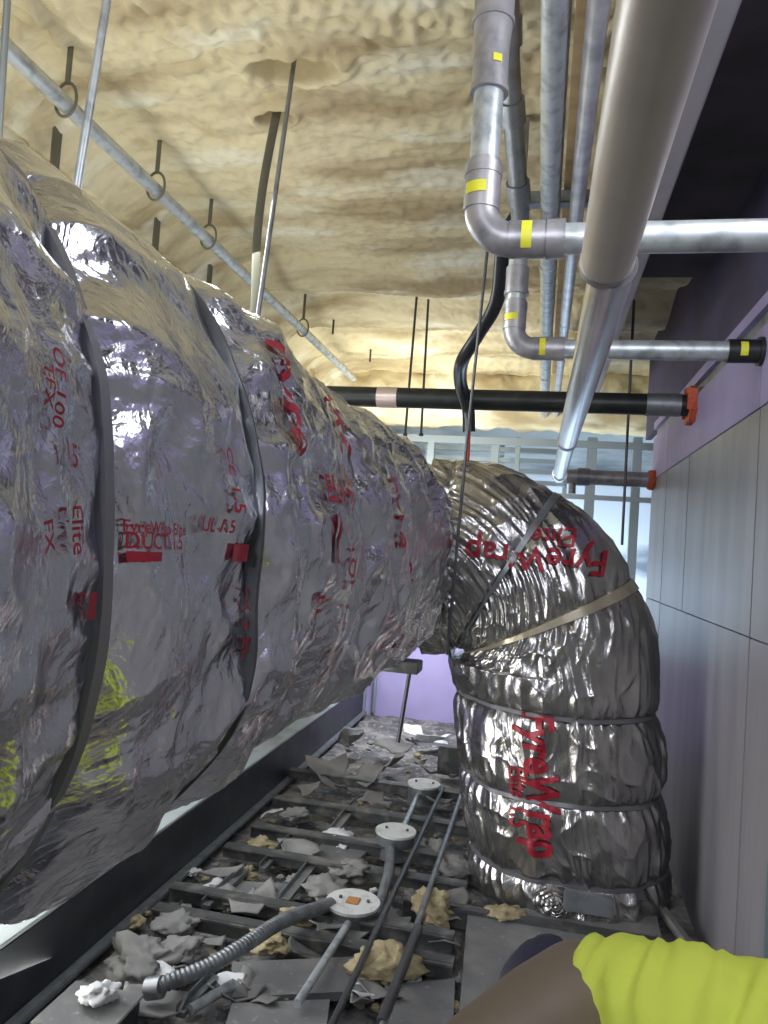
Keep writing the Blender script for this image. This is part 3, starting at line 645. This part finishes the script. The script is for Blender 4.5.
frod(232, 985, 190, 1010, ZF + .03, ZF + .03, .012, M['galv'], 'short bright rod stub near the flexible conduit', 'box_rod')
def lath(x0, y0, x1, y1, w, label, m='galvd', z=ZF + .03):
    a = PZ(x0, y0, z); b = PZ(x1, y1, z); d = (b - a).normalized(); n = Vector((-d.y, d.x, 0)) * w / 2
    q = MB(); q.prism([a - n, b - n, b + n, a + n], Vector((0, 0, -.012)), Vector((0, 0, 0))); q.prism([a - n, b - n, b - n * .8, a - n * .8], Vector((0, 0, -.012)), Vector((0, 0, .014))); o = q.build('metal_lath', M[m], smooth=False); return tag(o, label, 'strip')
lath(318, 857, 284, 899, .03, 'grey metal strip lying diagonally left of the middle round box')
lath(356, 803, 334, 830, .03, 'grey metal strip with curled end beyond the middle round box', 'scrap')
lath(300, 830, 262, 868, .022, 'thin grey strip slanting near the beam')
lath(246, 868, 205, 905, .025, 'grey strip slanting across the channels by the beam')
lath(215, 975, 180, 1012, .02, 'thin strip under the flexible conduit at bottom left')
lath(660, 905, 690, 945, .03, 'grey strip leaning in the dark gap by the wall', 'scrap')
# round boxes
def rbox(px, py, r, hgt, label, zt, stain=True, nail=False):
    c = PZ(px, py, zt); root = empty('junction_box', (c.x, c.y, zt - hgt), label, 'junction box', 'round electrical boxes on the ceiling grid')
    q = MB(); q.tube([c - Vector((0, 0, hgt)), c - Vector((0, 0, .006))], r * .93, 32); q.build('body', M['galvd'], root)
    q = MB(); n = 36; poly = [c + Vector((math.cos(2 * PI * k / n) * r, math.sin(2 * PI * k / n) * r, 0)) for k in range(n)]; q.prism(poly, Vector((0, 0, -.008)), Vector((0, 0, 0))); cov = q.build('cover', M['plate'], root, auto=True)
    for dx in (-.5, .55): 
        q = MB(); p = c + Vector((dx * r, .1 * r, 0)); q.tube([p, p + Vector((0, 0, .006))], .005, 8); q.build('screw', M['tee'], cov)
    if stain: q = MB(); q.box(c + Vector((-.018, -.02, 0)), c + Vector((.018, .02, .003)), bev=.001); s = q.build('stain', mat('orange_stain', (.55, .26, .10), 0, .7), cov); s['label'] = 'orange mark on the cover'
    return c
zc = ZT + .03
c1 = rbox(424, 783, .068, .075, 'farthest round junction box with a clean pale cover', zc + .01, False)
c2 = rbox(396, 830, .070, .085, 'middle round junction box on the ceiling grid', zc + .01, False)
c3 = rbox(353, 901, .076, .06, 'nearest round junction box with an orange mark on its cover', zc - .01)
# flexible conduit (ribbed)
def flex(pts, r, label, name='flexible_conduit'):
    pp = smoothpath(pts, 40); L = [0]
    for i in range(1, len(pp)): L.append(L[-1] + (pp[i] - pp[i - 1]).length)
    n = int(L[-1] / .0028); out = []; rr = []
    for k in range(n + 1):
        s = L[-1] * k / n; i = max(j for j in range(len(L)) if L[j] <= s + 1e-9) if k % 1 == 0 else 0; i = min(i, len(pp) - 2)
        t = (s - L[i]) / max(L[i + 1] - L[i], 1e-9); out.append(pp[i].lerp(pp[i + 1], t)); rr.append(r * (1.0 + .09 * math.cos(k * PI / 2.0)))
    q = MB(); q.tube(out, rr, 16); o = q.build(name, M['galvd'], auto=False); return tag(o, label, 'conduit')
flex([PZ(158, 986, ZF + .07), PZ(205, 968, ZF + .08), PZ(240, 948, ZF + .09), PZ(285, 920, ZF + .09), PZ(332, 904, ZT + .012)], .017, 'grey ribbed flexible conduit curving from the corner box to the nearest round box')
flex([c3 + Vector((.07, .01, -.03)), PZ(384, 890, ZT + .01), PZ(389, 870, ZT + .02), PZ(391, 848, ZT), c2 + Vector((0, -.06, -.03))], .0145, 'short ribbed flexible conduit joining the nearest and middle round boxes')
# corner junction box
c = PZ(92, 1000, ZF + .07); r = empty('square_junction_box', (c.x, c.y, ZF), 'square grey junction box at the bottom left with white splatter', 'junction box')
q = MB(); q.box((c.x - .07, c.y - .09, ZF - .03), (c.x + .085, c.y + .05, ZF + .062), bev=.004); q.build('body', M['dark'], r, smooth=False)
q = MB(); q.box((c.x - .075, c.y - .095, ZF + .062), (c.x + .09, c.y + .055, ZF + .068), bev=.002); q.build('cover', M['tile'], r, smooth=False)
q = MB(); e = PZ(158, 986, ZF + .07); q.tube([Vector((c.x + .08, e.y, e.z - .01)), e + Vector((.01, 0, 0))], .023, 18); q.build('connector', M['galvd'], r)

# ------------------------------------------------------------------ debris
def chunk(c, s, m, name, sd, flat=1., label=None, cat='scrap', grp=None):
    bm = bmesh.new(); bmesh.ops.create_icosphere(bm, subdivisions=4, radius=1)
    V = np.array([v.co[:] for v in bm.verts]); d = 1 + .55 * fbm(V * 1.3 + sd * 3.1, 3) + .22 * fbm(V * 4 + sd, 3) + .07 * ridge(V * 7)
    V = V * d[:, None] * np.array([s, s * .8, s * flat])
    rz = Matrix.Rotation(sd * 1.7, 3, 'Z')
    for v, p in zip(bm.verts, V): v.co = rz @ Vector(p)
    me = bpy.data.meshes.new(name); bm.to_mesh(me); bm.free(); o = link(name, me, m); o.location = c
    return tag(o, label, cat, grp)
def shard(c, s, m, name, sd, label, curl=.3, tilt=0.2, cat='scrap', grp=None):
    """torn sheet scrap: irregular outline, thickness, curled"""
    rg = random.Random(sd); n = 11; rad = [rg.uniform(.6, 1.15) for _ in range(n)]; nr = 6; vs = []; fs = []
    asp = rg.uniform(.55, .9); A0 = rg.uniform(0, 6.28)
    rings = []
    for side in (1, -1):
        for j in range(nr + 1):
            for k in range(n):
                a = 2 * PI * k / n; rr_ = rad[k] * j / nr; x = math.cos(a) * rr_; y = math.sin(a) * rr_ * asp
                z = curl * (x * x - .25) + .12 * math.sin(x * 3 + y * 4 + sd); vs.append(Vector((x * s, y * s, z * s + side * .0015)))
    W_ = (nr + 1) * n
    for sd2 in (0, 1):
        for j in range(nr):
            for k in range(n):
                f = [sd2 * W_ + j * n + k, sd2 * W_ + j * n + (k + 1) % n, sd2 * W_ + (j + 1) * n + (k + 1) % n, sd2 * W_ + (j + 1) * n + k]
                fs.append(f if sd2 == 0 else f[::-1])
    for k in range(n): fs.append([nr * n + k, nr * n + (k + 1) % n, W_ + nr * n + (k + 1) % n, W_ + nr * n + k])
    R_ = Matrix.Rotation(A0, 3, 'Z') @ Matrix.Rotation(tilt, 3, 'X'); vs = [R_ @ v for v in vs]
    bm = bmesh.new(); bv = [bm.verts.new(v) for v in vs]
    for f in fs:
        try: bm.faces.new([bv[i] for i in f])
        except ValueError: pass
    bmesh.ops.remove_doubles(bm, verts=bm.verts, dist=1e-6); bmesh.ops.recalc_face_normals(bm, faces=bm.faces)
    me = bpy.data.meshes.new(name); bm.to_mesh(me); bm.free(); o = link(name, me, m); o.location = c; return tag(o, label, cat, grp)
big = [(385, 965, .075, 'foamy', 'yellow foam chunk beside the left floor rod', .45), (432, 905, .07, 'foamy', 'tan foam lump in front of the foil riser base', .4),
       (345, 750, .0, '', '', 0), (270, 940, .05, 'foamy', 'tan foam lump near the nearest round box rod', .4), (100, 993, .035, 'white', 'small white lump on the corner junction box', .5),
       (262, 845, .05, 'foamy', 'yellowish foam lump beside the beam', .4), (505, 912, .05, 'foamy', 'flat tan foam smear on the large dusty panel', .15),
       (140, 960, .085, 'scrap', 'grey foam clump beside the beam at lower left', .4), (175, 925, .06, 'scrap', 'pale grey torn clump beside the beam', .4),
       (130, 955, .0, '', '', 0), (180, 950, .05, 'scrap', 'small grey clump between beam and flexible conduit', .4), (456, 868, .055, 'scrap', 'grey foam lump left of the riser foot', .5),
       (435, 850, .05, 'scrap', 'pale lump between the two floor rods', .5), (350, 870, .06, 'scrap', 'pale crumpled lump behind the nearest round box', .4), (326, 888, .08, 'scrap', 'pale flattened lump left of the nearest round box', .25),
       (300, 915, .05, 'foamy', 'small tan lump under the flexible conduit end', .4), (340, 838, .06, 'white', 'pale lump before the middle round box', .35), (655, 892, .05, 'foamy', 'tan lump in the gap by the wall', .5),
       (225, 895, .05, 'scrap', 'grey lump on the channels near the beam', .3), (295, 815, .05, 'scrap', 'small dusty lump behind the second channel', .4)]
for i, (x, y, s, m, lb, fl) in enumerate(big):
    if s == 0: continue
    z = ZF + .02 if 'corner junction' not in lb else ZF + .085
    if 'dusty panel' in lb: z = ZF + .03
    p = PZ(x, y, z + s * fl * .3); chunk(p, s, M[m], 'foam_lump', i + 2, fl, lb)
sh = [(330, 768, .16, 'scrap', 'large grey torn sheet leaning by the beam', .1, .5), (368, 775, .13, 'scrap', 'grey torn sheet just right of the largest one', .1, .45), (395, 745, .14, 'scrap', 'pale torn sheet standing at the far end', .2, .6),
      (430, 738, .15, 'white', 'bright white torn sheet by the far lilac board', .3, .35), (450, 748, .13, 'white', 'white folded sheet close to the riser side', .3, .5), (412, 728, .12, 'white', 'white scrap lying against the lilac board', .2, .3),
      (352, 738, .12, 'scrap', 'round curled grey scrap beside the beam', .9, .9), (440, 800, .10, 'scrap', 'grey torn sheet right of the farthest round box', .2, .3), (375, 800, .11, 'scrap', 'grey torn sheet between channels at the middle', .2, .2),
      (310, 788, .1, 'scrap', 'grey torn sheet lying on the farthest channel', .2, .3), (300, 850, .12, 'scrap', 'pale sheet scrap beside the diagonal metal strip', .15, .15), (250, 905, .1, 'scrap', 'pale sheet scrap behind the flexible conduit', .15, .15),
      (225, 870, .09, 'scrap', 'pale sheet scrap near the beam flange', .2, .2), (392, 762, .1, 'scrap', 'narrow upright scrap before the pale sheets', .2, .7), (150, 1000, .1, 'scrap', 'pale sheet scrap beside the corner junction box', .15, .15),
      (430, 770, .12, 'scrap', 'grey sheet behind the farthest round box', .2, .4), (455, 900, .08, 'scrap', 'pale torn scrap at the edge of the large panel', .2, .2), (330, 925, .08, 'scrap', 'small sheet scrap before the nearest round box', .2, .2)]
for i, (x, y, s, m, lb, cu, ti) in enumerate(sh):
    p = PZ(x, y, ZF + .03 + s * ti * .35); shard(p, s * .75, M[m], 'torn_sheet', 40 + i, lb, cu, ti)
protos = {}
k = 0
for i in range(150):
    x = rnd.uniform(110, 470); y = rnd.uniform(740, 1020)
    p = PZ(x, y, ZF - .01)
    if p.x < -1.0 or p.x > -.12 and p.y < 2.3: continue
    s = rnd.uniform(.008, .026); kk = (i % 6); mname = ('scrap', 'foamy', 'scrap', 'white', 'scrap', 'foamy')[kk]
    if kk not in protos:
        o = chunk(p, .02, M[mname], 'foam_crumb', 90 + kk, .6, 'small crumb of foam or paper scattered on the ceiling grid', 'crumb', 'small crumbs scattered between the channels'); protos[kk] = o
    else: o = protos[kk].copy(); C.objects.link(o)
    o.location = p + Vector((0, 0, .012)); f = s / .02; o.scale = (f, f, f * rnd.uniform(.6, 1)); o.rotation_euler = (0, 0, rnd.uniform(0, 6))
q = random.Random(5); pr = []
for i in range(34):
    x = q.uniform(140, 465); y = q.uniform(755, 1000); p = PZ(x, y, ZF + .02)
    if p.x < -.97 or (p.x > -.15 and p.y < 2.3): continue
    if i < 6: o = shard(p, q.uniform(.04, .075), M[('scrap', 'scrap', 'white')[i % 3]], 'paper_scrap', 70 + i, 'small torn grey scrap of sheet lying among the ceiling channels', .25, .25, 'scrap', 'small torn scraps among the channels'); pr.append(o)
    else:
        o = pr[i % len(pr)].copy(); C.objects.link(o); o.location = p; o.rotation_euler = (q.uniform(-.3, .3), q.uniform(-.3, .3), q.uniform(0, 6)); f = q.uniform(.6, 1.2); o.scale = (f, f, f)
# rusty small box near riser
q = MB(); a = PZ(450, 765, ZF + .05); q.box((a.x - .06, a.y, ZF), (a.x + .08, a.y + .06, ZF + .13), bev=.003); o = q.build('bracket_box', M['tee'], smooth=False); tag(o, 'small dark open bracket standing beside the riser', 'bracket')

# ================================================================== PERSON
def blob(segs, vox, name, m, parent=None, smooth_it=6, disp=None, ells=()):
    q = MB()
    for (pts, rr) in segs:
        pts = [Vector(p) for p in pts]; n = len(pts)
        # rounded ends
        d0 = (pts[0] - pts[1]).normalized(); d1 = (pts[-1] - pts[-2]).normalized(); P2 = []; R2 = []
        r0, r1 = rr[0], rr[-1]; t2 = lambda r, f: (r[0] * f, r[1] * f) if isinstance(r, tuple) else r * f
        rm = lambda r: min(r) if isinstance(r, tuple) else r
        for f in (.98, .8, .5): P2.append(pts[0] + d0 * rm(r0) * f); R2.append(t2(r0, math.sqrt(1 - f * f) + .02))
        P2 += pts; R2 += list(rr)
        for f in (.5, .8, .98): P2.append(pts[-1] + d1 * rm(r1) * f); R2.append(t2(r1, math.sqrt(1 - f * f) + .02))
        q.tube(P2, R2, 20, flat=Vector((1, 0, 0)))
    for (c, r) in ells:
        bm = bmesh.new(); bmesh.ops.create_icosphere(bm, subdivisions=3, radius=1); q.add([Vector((v.co.x * r[0], v.co.y * r[1], v.co.z * r[2])) + Vector(c) for v in bm.verts], [[v.index for v in f.verts] for f in bm.faces]); bm.free()
    me = mesh_from(q.v, q.f); bm = bmesh.new(); bm.from_mesh(me); bmesh.ops.recalc_face_normals(bm, faces=bm.faces); bm.to_mesh(me); bm.free()
    t = bpy.data.objects.new('tmp', me); C.objects.link(t)
    md = t.modifiers.new('r', 'REMESH'); md.mode = 'VOXEL'; md.voxel_size = vox; md.use_smooth_shade = True
    ms = t.modifiers.new('s', 'SMOOTH'); ms.iterations = smooth_it; ms.factor = .5
    me2 = bpy.data.meshes.new_from_object(t.evaluated_get(bpy.context.evaluated_depsgraph_get())); bpy.data.objects.remove(t)
    if disp:
        n = len(me2.vertices); V = np.zeros(n * 3); me2.vertices.foreach_get('co', V); V = V.reshape(-1, 3); Nn = np.zeros(n * 3); me2.vertices.foreach_get('normal', Nn); Nn = Nn.reshape(-1, 3)
        V = V + Nn * disp(V)[:, None]; me2.vertices.foreach_set('co', V.ravel()); me2.update()
    if parent: me2.transform(Matrix.Translation(-parent.location))
    return link(name, me2, m, parent)
Sr = Vector((.37, .56, -.345)); El = P(588, 1012, .68); Wr = P(430, 1100, .54); Sl = Vector((.10, .10, -.44)); Nk = Vector((.28, .26, -.34)); Hd = Vector((.29, .17, -.18)); Hip = Vector((.27, .12, -1.0))
wk = empty('person', (.26, .12, -1.93), 'person in a bright yellow-green shirt reaching in from the lower right, arm bent', 'person')
fd = (Wr - El).normalized(); side = fd.cross(Vector((0, 0, 1))).normalized(); up_ = side.cross(fd)
segs = [([Nk + Vector((0, 0, -.06)), Nk + Vector((0, 0, .03)), Hd - Vector((0, 0, .06))], [.060, .055, .052]),
        ([Nk + Vector((0, 0, -.05)), (Nk + Hip) / 2 + Vector((0, 0, .05)), Hip], [(.155, .095), (.15, .10), (.16, .11)]),
        ([Sr, Sr.lerp(El, .5), El], [.052, .050, .054]), ([El, El.lerp(Wr, .3), Wr], [.056, .052, .032]),
        ([Nk - Vector((0, 0, .08)), Sr], [.06, .055]), ([Nk - Vector((0, 0, .08)), Sl], [.06, .055]),
        ([Sl, Vector((-.02, .02, -.68)), Vector((-.04, .18, -.88))], [.05, .042, .03])]
for sgn in (-1, 1): segs.append(([Hip + Vector((sgn * .09, 0, -.02)), Hip + Vector((sgn * .1, .02, -.44)), Hip + Vector((sgn * .1, -.02, -.86))], [.085, .06, .042])); segs.append(([Hip + Vector((sgn * .1, -.04, -.89)), Hip + Vector((sgn * .1, .12, -.90))], [.038, .032]))
def hand(w, f, s, u, sg):
    out = [([w, w + f * .05, w + f * .09], [(.030), (.036), (.034)])]
    for k, (o_, l_) in enumerate(((-.030, .068), (-.010, .078), (.010, .072), (.029, .056))):
        b = w + f * .085 + s * o_; out.append(([b, b + f * l_ * .5 - u * .006, b + f * l_ * .85 - u * .026], [.0095, .0088, .0075]))
    b = w + f * .03 - s * .03 * sg; out.append(([b, b + f * .035 - s * .028 * sg, b + f * .065 - s * .034 * sg - u * .012], [.013, .0115, .009])); return out
segs += hand(Wr, fd, side, up_, 1); fl = (Vector((-.04, .18, -.88)) - Vector((-.02, .02, -.68))).normalized(); segs += hand(Vector((-.04, .18, -.88)), fl, Vector((1, 0, 0)), Vector((1, 0, 0)).cross(fl), -1)
hd = Hd
body = blob(segs, .0055, 'body', M['skin'], wk, 5, None, [(hd, (.074, .094, .112)), (hd + Vector((0, .09, -.015)), (.012, .018, .018)), (hd + Vector((-.074, -.005, -.005)), (.012, .02, .03)), (hd + Vector((.074, -.005, -.005)), (.012, .02, .03)), (hd + Vector((0, .075, -.06)), (.028, .016, .010))])
for sg in (-1, 1):
    bm = bmesh.new(); bmesh.ops.create_uvsphere(bm, u_segments=16, v_segments=10, radius=.012); me = bpy.data.meshes.new('eye'); bm.to_mesh(me); bm.free(); me.transform(Matrix.Translation(hd + Vector((sg * .03, .082, .012)) - wk.location)); link('eye', me, M['white'], body)
blob([([hd + Vector((0, -.02, .03)), hd + Vector((0, .015, .05))], [.085, .085])], .008, 'hair', M['navy'], wk, 3)
def fold(V):
    ax = (El - Sr).normalized(); s = (V - np.array(Sr)) @ np.array(ax); p = np.stack([s * 30, V[:, 2] * 9, V[:, 1] * 9], -1)
    rings = .0045 * ridge(np.stack([s * 62 + V[:, 2] * 22, V[:, 2] * 9, V[:, 1] * 9], -1)) + .0012 * np.sin(s * 260 + 5 * pn(V * 12)) + .005 * pn(V * 20) * np.clip(s / .1, .4, 1); return np.where(V[:, 1] > .44, rings + .004 * pn(p * .5), .004 * pn(V * 18))
dirA = (El - Sr).normalized(); cuff = El + (Sr - El).normalized() * .030
sleeve = [([Sr, Sr.lerp(cuff, .3), Sr.lerp(cuff, .6), Sr.lerp(cuff, .9), cuff], [.068, .068, .067, .068, .064]),
          ([Nk - Vector((0, 0, .07)), Sr], [.085, .070]), ([Nk - Vector((0, 0, .07)), Sl], [.085, .07]), ([Sl, Vector((.03, .06, -.58))], [.068, .064]),
          ([Nk + Vector((0, 0, -.08)), (Nk + Hip) / 2, Hip + Vector((0, 0, .02))], [(.18, .12), (.175, .125), (.185, .135)])]
blob(sleeve, .0045, 'shirt', M['hivis'], wk, 4, fold)
legs = []
for sgn in (-1, 1): legs.append(([Hip + Vector((sgn * .085, 0, .0)), Hip + Vector((sgn * .1, .02, -.44)), Hip + Vector((sgn * .1, -.02, -.85))], [.105, .078, .06]))
blob(legs, .012, 'trousers', M['navy'], wk, 4)
# navy cloth / knee pad behind forearm
c = P(531, 962, .95); q = MB()
bm = bmesh.new(); bmesh.ops.create_icosphere(bm, subdivisions=4, radius=1); V = np.array([v.co[:] for v in bm.verts]); d = 1 + .08 * fbm(V * 2 + 3, 3)
Rm = Matrix.Rotation(-.75, 3, 'Y')
for v, k in zip(bm.verts, d): v.co = Rm @ Vector((v.co.x * .038 * k, v.co.y * .03 * k, v.co.z * .017 * k))
me = bpy.data.meshes.new('cap'); bm.to_mesh(me); bm.free(); me.transform(Matrix.Translation(P(533, 964, .76) - wk.location)); o = link('navy_pad', me, M['navy'], wk); o['label'] = 'dark navy pad behind the forearm'

# ================================================================== LIGHT
def area(name, loc, rot_to, size, power, col, sy=None):
    l = bpy.data.lights.new(name, 'AREA'); l.energy = power; l.color = col; l.size = size
    if sy: l.shape = 'RECTANGLE'; l.size_y = sy
    o = bpy.data.objects.new(name, l); C.objects.link(o); o.location = loc; o.rotation_euler = (Vector(rot_to) - Vector(loc)).to_track_quat('-Z', 'Y').to_euler(); return o
area('work_light_left', (-1.85, 1.3, -.3), (-.7, 1.7, 1.2), .7, 50, (1, .98, .90), 2.2)
area('work_light_back', (-1.3, 3.9, .0), (-.6, 4.4, 1.2), .5, 6, (1, .97, .88), .9)
area('opening_light', (-.25, -1.2, .75), (.1, 2, .0), .4, 24, (.86, .9, 1), .5)
area('foil_highlight_fill', (.44, .75, .80), (-.6, 1.5, -.1), .35, 6.5, (.93, .95, 1), .5)  # added unseen lamp, only there to give the foil its highlights
area('side_light', (-1.8, 1.9, .1), (-1.0, 1.9, -.95), .3, 34, (.92, .97, 1), 2.6)
area('far_daylight', (.1, 5.2, -.35), (.4, 5.9, .2), .9, 20, (.78, .88, 1), .5)
area('far_floor_light', (-.75, 4.0, -.30), (-.45, 4.5, -1.0), .3, 12, (.85, .88, 1), .3)
area('far_beam_light', (-.9, 4.2, .25), (-.5, 5.0, 1.0), .5, 16, (1, .98, .9), .3)
w = bpy.data.worlds.new('world'); bpy.context.scene.world = w; w.use_nodes = True
w.node_tree.nodes['Background'].inputs[0].default_value = (.62, .66, .8, 1); w.node_tree.nodes['Background'].inputs[1].default_value = .15
vs = bpy.context.scene.view_settings; vs.view_transform = 'Standard'; vs.look = 'None'; vs.gamma = 1; vs.exposure = 0.0; vs.use_curve_mapping = False
